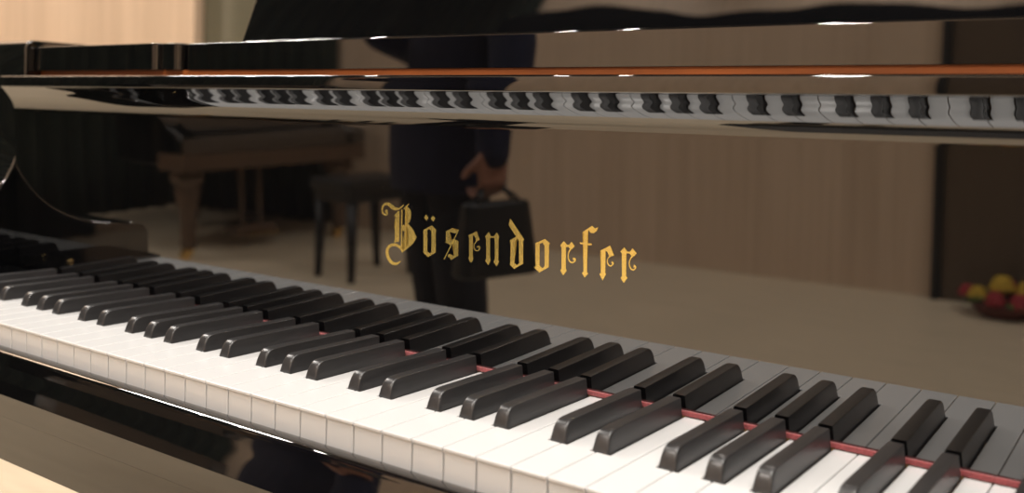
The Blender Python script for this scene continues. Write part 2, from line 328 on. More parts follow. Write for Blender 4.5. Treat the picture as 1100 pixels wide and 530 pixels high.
LETTER_STROKES=[[(500.33,111.47,502.98,111.93),(500.43,111.1,503.03,111.54),(500.52,110.71,503.07,111.15),(500.64,110.3,503.11,110.8),(500.82,109.86,503.12,110.49),(501.15,109.45,503.14,110.19),(501.52,109.14,503.22,109.79),(501.8,108.94,503.3,109.3),(501.92,108.79,503.25,108.79),(501.86,108.56,503.03,108.3),(501.68,108.29,502.72,107.82),(501.47,108.12,502.22,107.37),(501.35,108.08,501.45,107.1),(500.98,108.1,500.63,107.12),(500.34,108.23,499.77,107.29),(499.7,108.45,498.93,107.58),(499.21,108.74,498.2,108.0),(498.85,109.11,497.66,108.53),(498.55,109.61,497.23,109.15),(498.34,110.18,496.92,109.85),(498.23,110.81,496.74,110.61),(498.23,111.56,496.67,111.46),(498.33,112.4,496.72,112.41),(498.54,113.21,496.89,113.38),(498.87,113.87,497.23,114.29),(499.33,114.42,497.76,115.11),(499.92,114.9,498.45,115.87),(500.55,115.27,499.3,116.54),(501.14,115.48,500.29,117.07),(501.73,115.54,501.42,117.43),(502.4,115.51,502.62,117.61),(503.11,115.38,503.85,117.63),(503.74,115.19,505.13,117.47),(504.34,114.86,506.38,117.08),(505.09,114.34,507.5,116.56),(505.99,113.72,508.45,116.06),(507.0,113.18,509.3,115.63),(507.99,112.78,510.13,115.2),(509.03,112.41,510.87,114.76),(510.27,112.12,511.47,114.44),(511.67,112.05,512.01,114.26),(513.06,112.28,512.73,114.23),(514.34,112.7,513.68,114.34),(515.53,113.23,514.74,114.58),(516.64,113.83,515.78,114.91),(517.66,114.53,516.77,115.35),(518.59,115.31,517.78,115.94),(519.47,116.11,518.81,116.61),(520.34,116.88,519.86,117.25)],[(517.54,113.06,518.7,113.14),(517.46,81.63,518.62,81.74)],[(521.42,115.32,522.58,115.4),(521.37,82.57,522.53,82.68)],[(524.58,118.24,525.12,117.91),(519.53,113.76,520.17,113.36)],[(519.7,81.02,518.44,80.36),(519.23,81.79,517.75,81.05),(518.77,82.6,517.1,81.74),(518.19,83.43,516.45,82.34),(517.39,84.2,515.73,82.81),(516.37,84.87,514.82,83.23),(515.19,85.46,513.76,83.62),(513.91,85.94,512.69,83.91),(512.57,86.25,511.73,84.06),(511.21,86.35,510.85,84.1),(509.83,86.26,509.96,84.04),(508.48,86.0,509.09,83.89),(507.17,85.58,508.29,83.64),(505.93,84.99,507.47,83.25),(504.73,84.24,506.63,82.72),(503.64,83.35,505.89,82.11),(502.76,82.34,505.34,81.49),(502.14,81.24,504.96,80.79),(501.75,80.08,504.68,79.96),(501.56,78.9,504.53,79.06),(501.56,77.71,504.54,78.15),(501.77,76.51,504.7,77.2),(502.17,75.29,505.03,76.18),(502.73,74.11,505.5,75.19),(503.41,73.03,506.05,74.31),(504.25,72.05,506.73,73.52),(505.23,71.14,507.54,72.79),(506.31,70.36,508.4,72.16),(507.46,69.75,509.19,71.72),(508.71,69.35,509.93,71.46),(509.99,69.16,510.72,71.33),(511.22,69.16,511.52,71.27),(512.4,69.31,512.23,71.27),(513.51,69.66,512.83,71.32),(514.44,70.17,513.5,71.49),(515.16,70.71,514.25,71.75),(515.79,71.2,514.97,72.03),(516.33,71.68,515.59,72.3),(516.78,72.15,516.14,72.6),(517.16,72.61,516.69,72.93),(517.56,73.05,517.26,73.26)],[(573.7,102.0,574.33,101.82),(560.39,79.19,561.22,78.96)],[(590.9,95.98,591.56,95.66),(590.39,95.31,590.99,95.02),(589.85,94.64,590.4,94.37),(589.35,93.95,589.87,93.76),(588.98,93.29,589.51,93.17),(588.76,92.64,589.31,92.6),(588.65,92.02,589.24,92.04),(588.64,91.42,589.26,91.51),(588.71,90.86,589.35,91.02),(588.87,90.33,589.52,90.56),(589.12,89.82,589.77,90.13),(589.44,89.36,590.08,89.76),(589.82,88.99,590.41,89.48),(590.28,88.68,590.79,89.28),(590.81,88.45,591.21,89.13),(591.41,88.32,591.61,89.07),(592.06,88.34,591.93,89.09),(592.7,88.55,592.28,89.23),(593.31,88.91,592.72,89.49),(593.83,89.32,593.14,89.81),(594.24,89.77,593.43,90.11),(594.51,90.25,593.6,90.41),(594.64,90.75,593.71,90.77),(594.66,91.24,593.74,91.12),(594.55,91.67,593.71,91.36),(594.25,92.02,593.6,91.54),(593.83,92.26,593.37,91.73),(593.37,92.41,593.09,91.86),(592.89,92.46,592.93,91.88),(592.41,92.3,592.9,91.82),(592.04,92.04,592.79,91.62),(591.73,91.78,592.64,91.32),(591.45,91.58,592.46,91.02)],[(603.61,99.51,603.6,100.53),(607.96,99.92,607.94,100.94)],[(668.73,99.24,668.7,100.76),(671.51,99.52,671.48,101.04)],[(672.2,98.82,673.25,98.43),(671.79,98.01,672.74,97.66),(671.35,97.2,672.2,96.89),(670.94,96.37,671.73,96.14),(670.62,95.55,671.38,95.42),(670.42,94.74,671.16,94.68),(670.29,93.94,671.04,93.95),(670.24,93.16,671.01,93.23),(670.27,92.41,671.06,92.55),(670.4,91.67,671.21,91.89),(670.62,90.93,671.45,91.25),(670.92,90.25,671.76,90.69),(671.32,89.67,672.12,90.25),(671.84,89.2,672.54,89.93),(672.47,88.83,673.05,89.68),(673.17,88.58,673.54,89.55),(673.92,88.51,673.92,89.52),(674.69,88.7,674.29,89.63),(675.39,89.08,674.76,89.88),(675.99,89.54,675.2,90.21),(676.46,90.01,675.48,90.5),(676.76,90.56,675.61,90.76),(676.89,91.13,675.67,91.1),(676.89,91.68,675.63,91.37),(676.64,92.24,675.63,91.34),(675.93,92.52,675.8,91.19),(675.31,92.5,675.61,91.06),(674.8,92.45,675.19,90.84),(674.37,92.44,674.75,90.64)],[(703.9,97.23,704.46,96.62),(703.41,96.8,703.9,96.26),(702.9,96.37,703.33,95.91),(702.4,95.91,702.81,95.56),(701.98,95.42,702.42,95.18),(701.68,94.9,702.15,94.75),(701.44,94.36,701.96,94.27),(701.29,93.81,701.85,93.78),(701.21,93.26,701.81,93.3),(701.21,92.7,701.85,92.81),(701.28,92.13,701.97,92.32),(701.44,91.57,702.15,91.86),(701.68,91.07,702.38,91.48),(702.02,90.61,702.69,91.13),(702.46,90.2,703.07,90.82),(702.98,89.86,703.46,90.59),(703.58,89.68,703.76,90.51),(704.24,89.76,704.06,90.56),(704.87,90.01,704.47,90.73),(705.41,90.34,704.89,90.98),(705.86,90.69,705.19,91.21),(706.18,91.12,705.39,91.45),(706.39,91.59,705.55,91.75),(706.49,92.04,705.62,92.02),(706.46,92.5,705.6,92.1),(706.1,92.89,705.6,91.98),(705.66,93.07,705.4,91.89),(705.3,93.21,705.03,91.78),(705.0,93.35,704.64,91.7)],[(715.59,99.7,715.56,100.86),(718.99,100.05,718.96,101.21)],[(719.99,99.33,721.29,98.68),(719.67,98.7,720.8,98.13),(719.34,98.06,720.29,97.59),(719.02,97.41,719.82,97.06),(718.72,96.76,719.42,96.51),(718.45,96.14,719.09,95.94),(718.19,95.51,718.81,95.36),(717.97,94.88,718.6,94.79),(717.83,94.22,718.48,94.21),(717.78,93.53,718.45,93.59),(717.8,92.82,718.5,92.94),(717.89,92.13,718.62,92.31),(718.04,91.5,718.79,91.76),(718.25,90.92,719.01,91.26),(718.53,90.38,719.28,90.82),(718.86,89.91,719.58,90.44),(719.24,89.52,719.89,90.16),(719.69,89.23,720.21,89.96),(720.19,89.03,720.55,89.82),(720.73,88.94,720.87,89.76),(721.29,88.99,721.13,89.78),(721.83,89.22,721.4,89.9),(722.33,89.57,721.75,90.15),(722.74,89.97,722.07,90.45),(723.06,90.36,722.29,90.72),(723.24,90.77,722.41,90.93),(723.31,91.19,722.49,91.17),(723.28,91.59,722.49,91.37),(723.12,92.0,722.43,91.42),(722.75,92.33,722.32,91.32),(722.32,92.55,722.05,91.18),(721.93,92.75,721.63,91.0),(721.61,92.95,721.2,90.86)]]

bm = bmesh.new(); dep = 0.10
def plane_pt(x, s, off):      # s = distance up the tilted fallboard face, off = proud of it
    return mm(x, PY+math.sin(TILT)*s-off*math.cos(TILT), math.cos(TILT)*s+off*math.sin(TILT))
def plate(pts):
    global dep
    dep += 0.004
    a = [bm.verts.new(plane_pt(x,s,dep)) for x,s in pts]; b = [bm.verts.new(plane_pt(x,s,-0.02)) for x,s in pts]
    n = len(a)
    bm.faces.new(a); bm.faces.new(b[::-1])
    for i in range(n): bm.faces.new((a[i],b[i],b[(i+1)%n],a[(i+1)%n]))
for pts in LETTER_SHAPES: plate(pts)
for stp in LETTER_STROKES:
    dep += 0.004
    F0 = [[bm.verts.new(plane_pt(x,s,o)) for x,s,o in ((q[0],q[1],dep),(q[2],q[3],dep),(q[2],q[3],-0.02),(q[0],q[1],-0.02))] for q in stp]
    for a,b in zip(F0, F0[1:]):
        for k in range(4): bm.faces.new((a[k],b[k],b[(k+1)%4],a[(k+1)%4]))
    bm.faces.new(F0[0]); bm.faces.new(F0[-1][::-1])
bmesh.ops.triangulate(bm, faces=[f for f in bm.faces if len(f.verts) > 4])
lo = link('inlaid_lettering', bm, GOLD, fall); lo['label'] = 'gold blackletter name inlaid in the middle of the fallboard'

# key slip in front of the keys, key bed below it ---------------------------
prof = [(-3.2,-48),(-3.2,-17.6),(-4.2,-16.9),(-8.0,-17.0),(-12.0,-17.7)] + smooth_profile([(-12.0,-17.7),(-13.2,-18.3),(-13.8,-19.4),(-14.6,-23.0),(-16.2,-29),(-18.8,-37),(-22.0,-48)],4)[1:]
bm = bmesh.new(); extrude_x(bm, prof, -CW+1, 1222+CW-1); mmv(bm)
ks = link('key_slip', bm, LACQUER, piano, smooth=True); m = ks.modifiers.new('edge','EDGE_SPLIT'); m.split_angle = math.radians(40)
bm = bmesh.new(); extrude_x(bm, [(-22,-48.3),(-23,-65),(330,-65),(330,-48.3)], -160, 1382); mmv(bm)
link('key_bed', bm, LACQUER, piano)
bm = bmesh.new(); extrude_x(bm, [(-22.8,-65.2),(-24.6,-99),(-23,-100),(330,-100),(330,-65.2)], -160, 1382); mmv(bm)
link('key_bed_lower_rail', bm, LACQUER, piano)
bm = bmesh.new(); box(bm, -CW, 1222+CW, -3, 150, -49, -30); mmv(bm); link('key_frame', bm, KEYWOOD, piano)

# key blocks either side of the keys
for s in (0,1):
    x0, x1 = ((-CW+0.5,-2.0) if s == 0 else (1224.0,1222+CW-0.5))
    bm = bmesh.new()
    pr = [(-3,-29),(-3,-8)]+arc(5,-4,8,180,90,5)+[(140.5,7),(140.5,-29)]
    extrude_x(bm, pr, x0, x1); mmv(bm); kb = link('key_block', bm, LACQUER, piano, bevel=0.0015)
    bm = bmesh.new(); lathe(bm, [(0.0045,0),(0.0045,0.0012),(0.0030,0.0018)], tuple(mm((x0+x1)/2,100,7)), 16); link('screw', bm, BRASS, kb, smooth=True)

# arms with their curved inner moulding, running back as the rim of the case
def rim_outline():
    pts = [(1382,-22),(1382,900),(1372,1150),(1330,1330),(1240,1480),(1120,1590),(1010,1690),(930,1800),(870,1930),(810,2050),(700,2150),(540,2210),(360,2215),(180,2190),(30,2120),(-80,2010),(-140,1860),(-160,1650),(-160,-22)]
    return pts
armprof_low = [(-22,-49),(-22,24),(-16,33),(0,38)] + smooth_profile([(0,38),(28,41),(55,46),(80,55),(103,69),(122,88),(135,107),(144,127),(150,152),(153,180),(154,210)],4)[1:]
armprof = armprof_low + [(154.5,250),(157,256),(163,258),(300,258),(300,-49)]
for s in (0,1):
    x0, x1 = ((-160,-CW) if s == 0 else (1222+CW,1382))
    bm = bmesh.new(); extrude_x(bm, armprof, x0, x1); mmv(bm)
    link('arm', bm, LACQUER, piano, bevel=0.0025, segs=3)
o_pts = rim_outline(); c = Vector((611,1000))
dens = smooth_profile(o_pts[1:-1], 4)
outer = [(1382,300)]+dens+[(-160,300)]
def inset(poly, d):
    out = []
    for i,p in enumerate(poly):
        a = Vector(poly[max(i-1,0)]); b = Vector(poly[min(i+1,len(poly)-1)]); t = (b-a).normalized(); nn = Vector((-t.y,t.x))
        q = Vector(p)+nn*d; out.append((q.x,q.y))
    return out
inner = inset(outer, 60)
bm = bmesh.new()
ring = []
for poly in (outer, inner):
    ring.append(([bm.verts.new((x,y,-100)) for x,y in poly],[bm.verts.new((x,y,258)) for x,y in poly]))
n = len(outer)
for i in range(n-1):
    bm.faces.new((ring[0][0][i],ring[0][0][i+1],ring[0][1][i+1],ring[0][1][i]))
    bm.faces.new((ring[1][0][i],ring[1][1][i],ring[1][1][i+1],ring[1][0][i+1]))
    bm.faces.new((ring[0][1][i],ring[0][1][i+1],ring[1][1][i+1],ring[1][1][i]))
    bm.faces.new((ring[0][0][i],ring[1][0][i],ring[1][0][i+1],ring[0][0][i+1]))
for e in (0,n-1): bm.faces.new((ring[0][0][e],ring[0][1][e],ring[1][1][e],ring[1][0][e]))
mmv(bm); link('case_rim', bm, LACQUER, piano, bevel=0.002)
bm = bmesh.new(); extrude_z(bm, inner, 40, 48); mmv(bm); link('soundboard', bm, SPRUCE, piano)
pl = [p for p in inset(outer, 75)]
pl = [(x,max(y,420)) for x,y in pl]
bm = bmesh.new(); extrude_z(bm, pl, 90, 100); mmv(bm); plate_o = link('iron_plate', bm, PLATE, piano)
bm = bmesh.new()
for k in range(60):
    x = 20+k*20; y1 = 2000 if x < 500 else 2000-(x-500)*0.95*1.3
    tube(bm, [mm(x,430,112),mm(x-20,max(y1,700),112)], 0.0007, 5)
so = link('strings', bm, STEEL, piano); so['kind'] = 'stuff'

# orange-brown rail seen in the gap above the fallboard, and the music tray above it
bm = bmesh.new(); box(bm, -CW+1, 1222+CW-1, 172, 215, 150, 223.8); mmv(bm); link('name_board_rail', bm, MAHOG, piano)
def rbox_profile(x0, x1, y0, y1, r, ncorner=6):
    pts = []
    for cx_,cy_,a0 in ((x1-r,y1-r,0),(x0+r,y1-r,90),(x0+r,y0+r,180),(x1-r,y0+r,270)):
        for k in range(ncorner+1):
            a = math.radians(a0+90*k/ncorner); pts.append((cx_+r*math.cos(a), cy_+r*math.sin(a)))
    return pts
TX0, TX1 = 206.0, 1016.0
bm = bmesh.new(); extrude_z(bm, rbox_profile(TX0, TX1, 170, 420, 9), 224.0, 249.5); mmv(bm)
tray = link('music_desk_tray', bm, LACQUER, piano, bevel=0.0028, segs=4); keep_lower_sharp(tray, (224.5+KZ)*M_)
for s in (0,1):
    x0, x1 = ((-CW+1.0, 172.0) if s == 0 else (1050.0, 1222+CW-1.0))
    bm = bmesh.new(); extrude_z(bm, rbox_profile(x0, x1, 163, 420, 7), 224.0, 250.5); mmv(bm)
    keep_lower_sharp(link('tray_end_block', bm, LACQUER, piano, bevel=0.0022, segs=4), (224.5+KZ)*M_)
    x0, x1 = ((174.5, 203.0) if s == 0 else (1019.0, 1047.5))
    bm = bmesh.new(); extrude_z(bm, rbox_profile(x0, x1, 165, 415, 6), 224.0, 250.0); mmv(bm)
    keep_lower_sharp(link('tray_slide_runner', bm, LACQUER, piano, bevel=0.002, segs=3), (224.5+KZ)*M_)
# leaning music desk
DL = math.radians(21)
bm = bmesh.new(); pts = []
W0, W1, Hh = 202.0, 1020.0, 235.0
shape = [(W0,0),(W1,0),(W1,Hh-28)]+[(W1-28+28*math.cos(math.radians(a)),Hh-28+28*math.sin(math.radians(a))) for a in range(15,91,15)]+[(W0+28+28*math.cos(math.radians(a)),Hh-28+28*math.sin(math.radians(a))) for a in range(90,181,15)]
def dp(x, s, tq): return (x, 240+math.sin(DL)*s+math.cos(DL)*tq, 250+math.cos(DL)*s-math.sin(DL)*tq)
a = [bm.verts.new(dp(x,s,0)) for x,s in shape]; b = [bm.verts.new(dp(x,s,13)) for x,s in shape]
n = len(a); bm.faces.new(a); bm.faces.new(b[::-1])
for i in range(n): bm.faces.new((a[i],b[i],b[(i+1)%n],a[(i+1)%n]))
mmv(bm); desk = link('music_desk', bm, LACQUER, piano, bevel=0.0015, segs=3)
bm = bmesh.new(); box(bm, W0+30, W1-30, 222, 240, 250, 256); mmv(bm); link('book_ledge', bm, LACQUER, desk, bevel=0.002)
for x in (300, 920):
    bm = bmesh.new(); tube(bm, [mm(x,300,340),mm(x,370,252)], 0.004); link('desk_prop', bm, BRASS, desk, smooth=True)

def leg_bm(h, r=0.075):
    bm = bmesh.new()
    prof = [(r*0.45,0.055),(r*0.5,0.07),(r*0.62,0.09),(r*0.5,0.11),(r*0.62,h*0.5),(r*0.9,h-0.1),(r*0.75,h-0.085),(r*1.15,h-0.06),(r*1.15,h)]
    lathe(bm, prof, n=20)
    return bm
def caster(parent, mat):
    bm = bmesh.new(); tube(bm, [(0.02,-0.012,0.028),(0.02,0.012,0.028)], 0.028, 18); box(bm, -0.015,0.03,-0.02,-0.014,0.02,0.056); box(bm, -0.015,0.03,0.014,0.02,0.02,0.056); box(bm,-0.015,0.03,-0.02,0.02,0.05,0.058)
    return link('caster', bm, mat, parent)
for x,y in ((-60,300),(1282,300),(450,1950)):
    lg = link('leg', leg_bm(0.63), LACQUER, piano, smooth=True, loc=(x*M_,y*M_,0)); caster(lg, BRASS)
def lyre(parent, x, y, h, mat, rz=0):
    bm = bmesh.new()
    for s in (-1,1): box(bm, s*0.06-0.012, s*0.06+0.012, -0.012, 0.012, 0.12, h)
    box(bm, -0.14,0.14,-0.05,0.05,0.06,0.12); box(bm, -0.10,0.10,-0.03,0.03,h-0.03,h)
    ly = link('pedal_lyre', bm, mat, parent, bevel=0.003, loc=(x,y,0)); ly.rotation_euler.z = rz
    for k in (-1,0,1):
        bm = bmesh.new(); box(bm, k*0.07-0.013,k*0.07+0.013,-0.15,-0.04,0.072,0.082); link('pedal', bm, BRASS, ly, bevel=0.003)
    return ly
lyre(piano, 0.611, 0.50, 0.63, LACQUER)

# ------------------------------------------------------------------ second grand piano, mirrored in the fallboard
def second_piano():
    g = thing('small_grand_piano', 'dark grand piano on brown legs mirrored at the left of the fallboard', 'piano', (-3.105,-3.55,0), math.radians(95))
    # local: x along keyboard, y back into the case; scaled outline in metres
    W_ = 1.2
    out = [(W_,0),(W_,0.55),(W_-0.02,0.80),(W_-0.10,0.98),(W_-0.30,1.12),(W_-0.48,1.24),(W_-0.58,1.40),(W_-0.70,1.56),(W_-0.92,1.64),(0.28,1.64),(0.08,1.54),(0,1.36),(0,0)]
    out = [(max(0,min(W_,x)), y*0.85) for x,y in out]
    zb, zt = 0.47, 0.86
    body = [(W_,0.24)]+smooth_profile(out[1:-1],4)+[(0,0.24)]
    bm = bmesh.new(); extrude_z(bm, body, zb+0.03, zt); link('case', bm, LACQUER, g, bevel=0.004)
    bm = bmesh.new(); box(bm, 0.0,W_,0.0,0.24,zb,zb+0.09); link('key_bed', bm, LEGW, g, bevel=0.004)
    for x0 in (0.0,W_-0.1):
        bm = bmesh.new(); extrude_x(bm, [(0,zb+0.09),(0,zb+0.17),(0.06,zb+0.20),(0.16,zb+0.24),(0.21,zb+0.31),(0.235,zt),(0.24,zb+0.09)], x0, x0+0.1); link('arm', bm, LACQUER, g, bevel=0.004)
    bm = bmesh.new(); extrude_x(bm, [(0.02,zb+0.09),(0.02,zb+0.16),(0.05,zb+0.19),(0.22,zb+0.21),(0.235,zb+0.30),(0.238,zb+0.09)], 0.101, W_-0.101); link('fallboard', bm, LACQUER, g, bevel=0.006, segs=3)
    bm = bmesh.new(); extrude_z(bm, [(x,y) for x,y in body], zt+0.002, zt+0.022); link('lid', bm, LACQUER, g, bevel=0.005)
    for x,y in ((0.10,0.13),(W_-0.10,0.13),(0.45,1.15)):
        lg = link('leg', leg_bm(zb+0.03 if y > 1 else zb, 0.075), LEGW, g, smooth=True, loc=(x,y,0)); caster(lg, BRASS)
    lyre(g, W_/2, 0.30, zb+0.029, LEGW)
    return g
second_piano()

# stool in front of the second piano
st_ = thing('piano_stool', 'black padded piano stool in front of the mirrored second piano', 'stool', (-2.31,-2.72,0), math.radians(8))
bm = bmesh.new(); box(bm, -0.16,0.16,-0.21,0.21,0.42,0.48); link('seat', bm, LEATH, st_, bevel=0.02, segs=4)
bm = bmesh.new(); box(bm, -0.14,0.14,-0.19,0.19,0.37,0.42); link('seat_frame', bm, BLACKP, st_, bevel=0.003)
for sx in (-1,1):
    for sy_ in (-1,1):
        bm = bmesh.new(); tube(bm, [(sx*0.12,sy_*0.16,0.37),(sx*0.13,sy_*0.18,0.0)], [0.028,0.018], 12); link('leg', bm, BLACKP, st_, smooth=True)

# bench in front of the large piano, below the camera
pb = thing('piano_bench', 'black padded bench in front of the large piano, mirrored under its fallboard lip', 'bench', (0.93,-0.50,0))
bm = bmesh.new(); box(bm, -0.44,0.44,-0.17,0.17,0.43,0.50); link('seat', bm, LEATH, pb, bevel=0.02, segs=4)
bm = bmesh.new(); box(bm, -0.42,0.42,-0.155,0.155,0.36,0.43); link('seat_frame', bm, LACQUER, pb, bevel=0.003)
for sx in (-1,1):
    for sy_ in (-1,1):
        bm = bmesh.new(); tube(bm, [(sx*0.38,sy_*0.12,0.37),(sx*0.39,sy_*0.13,0.0)], [0.032,0.02], 14); link('leg', bm, LACQUER, pb, smooth=True)

# flower basket at the foot of the door
fb = thing('flower_basket', 'low basket of yellow and red flowers on the floor by the dark door', 'flowers', (0.36,-3.60,0)); fb.scale = (0.85,0.85,0.85)
bm = bmesh.new(); lathe(bm, [(0.10,0.0),(0.15,0.05),(0.16,0.075),(0.14,0.07),(0.09,0.02)], n=24); link('basket', bm, WICK, fb, smooth=True)
def flower(c, r, mat):
    bm = bmesh.new()
    for lay,(rr,zz,k0) in enumerate(((1.0,0.0,9),(0.72,0.35,7),(0.42,0.6,5))):
        for k in range(k0):
            a = 2*math.pi*k/k0+lay*0.5
            ball(bm, (c[0]+math.cos(a)*r*0.55*rr, c[1]+math.sin(a)*r*0.55*rr, c[2]+zz*r), (r*0.42,r*0.42,r*0.36), 8)
    ball(bm, (c[0],c[1],c[2]+0.75*r), r*0.25, 8)
    return link('flower_head', bm, mat, fb, smooth=True)
for c_,r_,m_ in (((-0.01,0.02,0.135),0.062,YEL),((0.09,0.0,0.12),0.055,YEL),((-0.11,0.04,0.09),0.05,YEL),((-0.02,0.13,0.09),0.05,RED),((0.08,0.11,0.08),0.055,RED),((-0.17,-0.03,0.085),0.045,RED),((0.16,0.05,0.085),0.05,RED),((0.0,-0.09,0.11),0.05,RED)):
    flower(c_, r_, m_)
bm = bmesh.new()
for k in range(26):
    a = k*2.4; rr = 0.10+0.07*random.random(); zc = 0.06+0.05*random.random()
    base = Vector((math.cos(a)*0.08,math.sin(a)*0.08,0.06)); tip = Vector((math.cos(a)*(rr+0.06),math.sin(a)*(rr+0.06),zc)); side = Vector((-math.sin(a),math.cos(a),0))*0.018; mid = (base+tip)/2+Vector((0,0,0.02))
    v = [bm.verts.new(p) for p in (base,mid+side,tip,mid-side,mid+Vector((0,0,0.004)))]
    bm.faces.new((v[0],v[1],v[4])); bm.faces.new((v[1],v[2],v[4])); bm.faces.new((v[2],v[3],v[4])); bm.faces.new((v[3],v[0],v[4]))
lf = link('leaves', bm, LEAF, fb); m = lf.modifiers.new('s','SOLIDIFY'); m.thickness = 0.0015

# ------------------------------------------------------------------ person standing in the hall, mirrored behind the name
def chain(bm, pts):            # tapered capsules: (x,y,z,r)
    for (a,b) in zip(pts, pts[1:]):
        tube(bm, [a[:3],b[:3]], [a[3],b[3]], 16)
    for p in pts: ball(bm, p[:3], p[3], 16)
def rings(bm, secs, n=28):     # stacked ellipses (cx,cy,z,rx,ry)
    R_ = [[bm.verts.new((cx+rx*math.cos(2*math.pi*k/n),cy+ry*math.sin(2*math.pi*k/n),z)) for k in range(n)] for cx,cy,z,rx,ry in secs]
    for a,b in zip(R_,R_[1:]):
        for k in range(n): bm.faces.new((a[k],a[(k+1)%n],b[(k+1)%n],b[k]))
    bm.faces.new(R_[0][::-1]); bm.faces.new(R_[-1])
def remesh(o, vox, it=6):
    m = o.modifiers.new('remesh','REMESH'); m.mode = 'VOXEL'; m.voxel_size = vox; m.use_smooth_shade = True
    s = o.modifiers.new('smooth','SMOOTH'); s.factor = 0.5; s.iterations = it
    return o
# local frame: person faces +y, x to their right
PXX, PYY, PRZ = -0.72, -1.42, math.radians(22)
pers = thing('person', 'person in dark navy coat holding a phone and bag, mirrored behind the gold name', 'person', (PXX,PYY,0), PRZ)
bm = bmesh.new()
rings(bm, [(0,0,0.86,0.16,0.11),(0,0,1.0,0.15,0.105),(0,0,1.12,0.145,0.10),(0,0,1.3,0.17,0.11),(0,0,1.42,0.165,0.095),(0,0,1.47,0.10,0.07),(0,0,1.50,0.055,0.055)])
chain(bm, [(0,0,1.46,0.056),(0,0.008,1.58,0.054)])
ball(bm, (0,0.012,1.665), (0.074,0.092,0.108), 24); ball(bm, (0,0.05,1.60), (0.05,0.05,0.045), 18)      # skull, jaw
chain(bm, [(0,0.10,1.665,0.009),(0,0.114,1.638,0.013)])                                                   # nose
for s in (-1,1):
    ball(bm, (s*0.077,0.005,1.655), (0.011,0.02,0.03), 10)                                               # ears
    ball(bm, (s*0.016,0.106,1.634), (0.008,0.008,0.007), 8)
    chain(bm, [(s*0.015,0.099,1.692,0.007),(s*0.045,0.088,1.694,0.006)])                                 # brow
chain(bm, [(-0.022,0.094,1.607,0.006),(0,0.099,1.609,0.008),(0.022,0.094,1.607,0.006)])                  # lips
for s in (-1,1):
    chain(bm, [(s*0.085,0,0.90,0.088),(s*0.078,0.01,0.50,0.055),(s*0.075,-0.015,0.35,0.056),(s*0.075,-0.005,0.09,0.035)])
    chain(bm, [(s*0.075,-0.03,0.05,0.034),(s*0.085,0.14,0.035,0.026)])
# right arm hanging with the bag, left arm bent up with the phone
chain(bm, [(0.17,0,1.40,0.05),(0.27,0.0,1.11,0.042),(0.325,0.05,0.85,0.028),(0.335,0.055,0.78,0.026)])
chain(bm, [(-0.17,0,1.40,0.05),(-0.235,0.0,1.12,0.042),(-0.10,0.21,1.14,0.030),(-0.06,0.235,1.16,0.026)])
def hand(palm, d, side, curl, flip):
    # palm: centre, d: direction of the fingers, side: across the palm towards the thumb, curl: closing direction
    palm, d, side, curl = Vector(palm), Vector(d).normalized(), Vector(side).normalized(), Vector(curl).normalized()
    for k in range(4):
        o = palm+side*(0.028-0.019*k); chain(bm, [(*(o-d*0.035),0.013),(*(o+d*0.035),0.011)])
        Ls = (0.036,0.041,0.038,0.029)[k]
        p1 = o+d*0.04; p2 = p1+(d*0.75+curl*0.65).normalized()*Ls; p3 = p2+(d*0.1+curl).normalized()*Ls*0.75; p4 = p3+(-d*0.6+curl*0.6).normalized()*Ls*0.55
        chain(bm, [(*p1,0.0092),(*p2,0.0085),(*p3,0.0078),(*p4,0.007)])
    t0 = palm+side*0.032-d*0.022; t1 = t0+(side*0.5+d*0.6+curl*0.5).normalized()*0.04; t2 = t1+(d*0.6+curl*0.8).normalized()*0.032
    chain(bm, [(*t0,0.013),(*t1,0.0105),(*t2,0.009)])
hand((0.34,0.06,0.725), (0,0.05,-1), (0,1,0), (-1,0,0), 1)
hand((-0.035,0.25,1.195), (0.35,0.15,0.9), (-0.6,0.1,0.5), (0.5,0.6,0.1), -1)
body = remesh(link('body', bm, SKIN, pers), 0.0055, 4); body['label'] = 'head, hands and body of the standing person'
bm = bmesh.new()
rings(bm, [(0,0,0.64,0.195,0.15),(0,0,0.72,0.20,0.155),(0,0,0.90,0.20,0.15),(0,0,1.08,0.185,0.14),(0,0,1.30,0.205,0.145),(0,0,1.41,0.195,0.125),(0,0,1.47,0.12,0.09),(0,0,1.50,0.075,0.075)])
chain(bm, [(0.175,0,1.395,0.072),(0.27,0.0,1.11,0.064),(0.322,0.045,0.87,0.050),(0.335,0.055,0.762,0.043)])
chain(bm, [(-0.175,0,1.395,0.072),(-0.24,0.0,1.12,0.066),(-0.12,0.19,1.14,0.050),(-0.10,0.21,1.143,0.047)])
coat = remesh(link('coat', bm, COATM, pers), 0.008, 4)
bm = bmesh.new()
rings(bm, [(0,0,0.80,0.185,0.13),(0,0,0.95,0.165,0.125),(0,0,1.02,0.155,0.115)])
for s in (-1,1): chain(bm, [(s*0.080,0,0.88,0.105),(s*0.072,0.01,0.50,0.078),(s*0.070,-0.01,0.30,0.070),(s*0.075,-0.005,0.10,0.066)])
remesh(link('trousers', bm, TROUS, pers), 0.008, 4)
for s in (-1,1):
    bm = bmesh.new(); rings(bm, [(s*0.080,0.06,0.0,0.046,0.145),(s*0.080,0.06,0.025,0.048,0.147),(s*0.080,0.05,0.055,0.044,0.125),(s*0.077,0.0,0.10,0.043,0.07)]); link('shoe', bm, LEATH, pers, smooth=True)
bm = bmesh.new(); ball(bm, (0,-0.008,1.69), (0.084,0.098,0.105), 24); ball(bm, (0,-0.05,1.64), (0.075,0.055,0.09), 18)
for v in list(bm.verts):
    if v.co.y > 0.055 and v.co.z < 1.725: v.co.y = 0.03
hair = remesh(link('hair', bm, HAIRM, pers), 0.006, 3)
for s in (-1,1):
    bm = bmesh.new(); ball(bm, (s*0.03,0.094,1.672), (0.012,0.007,0.007), 12); link('eye', bm, BLACKP, pers, smooth=True)
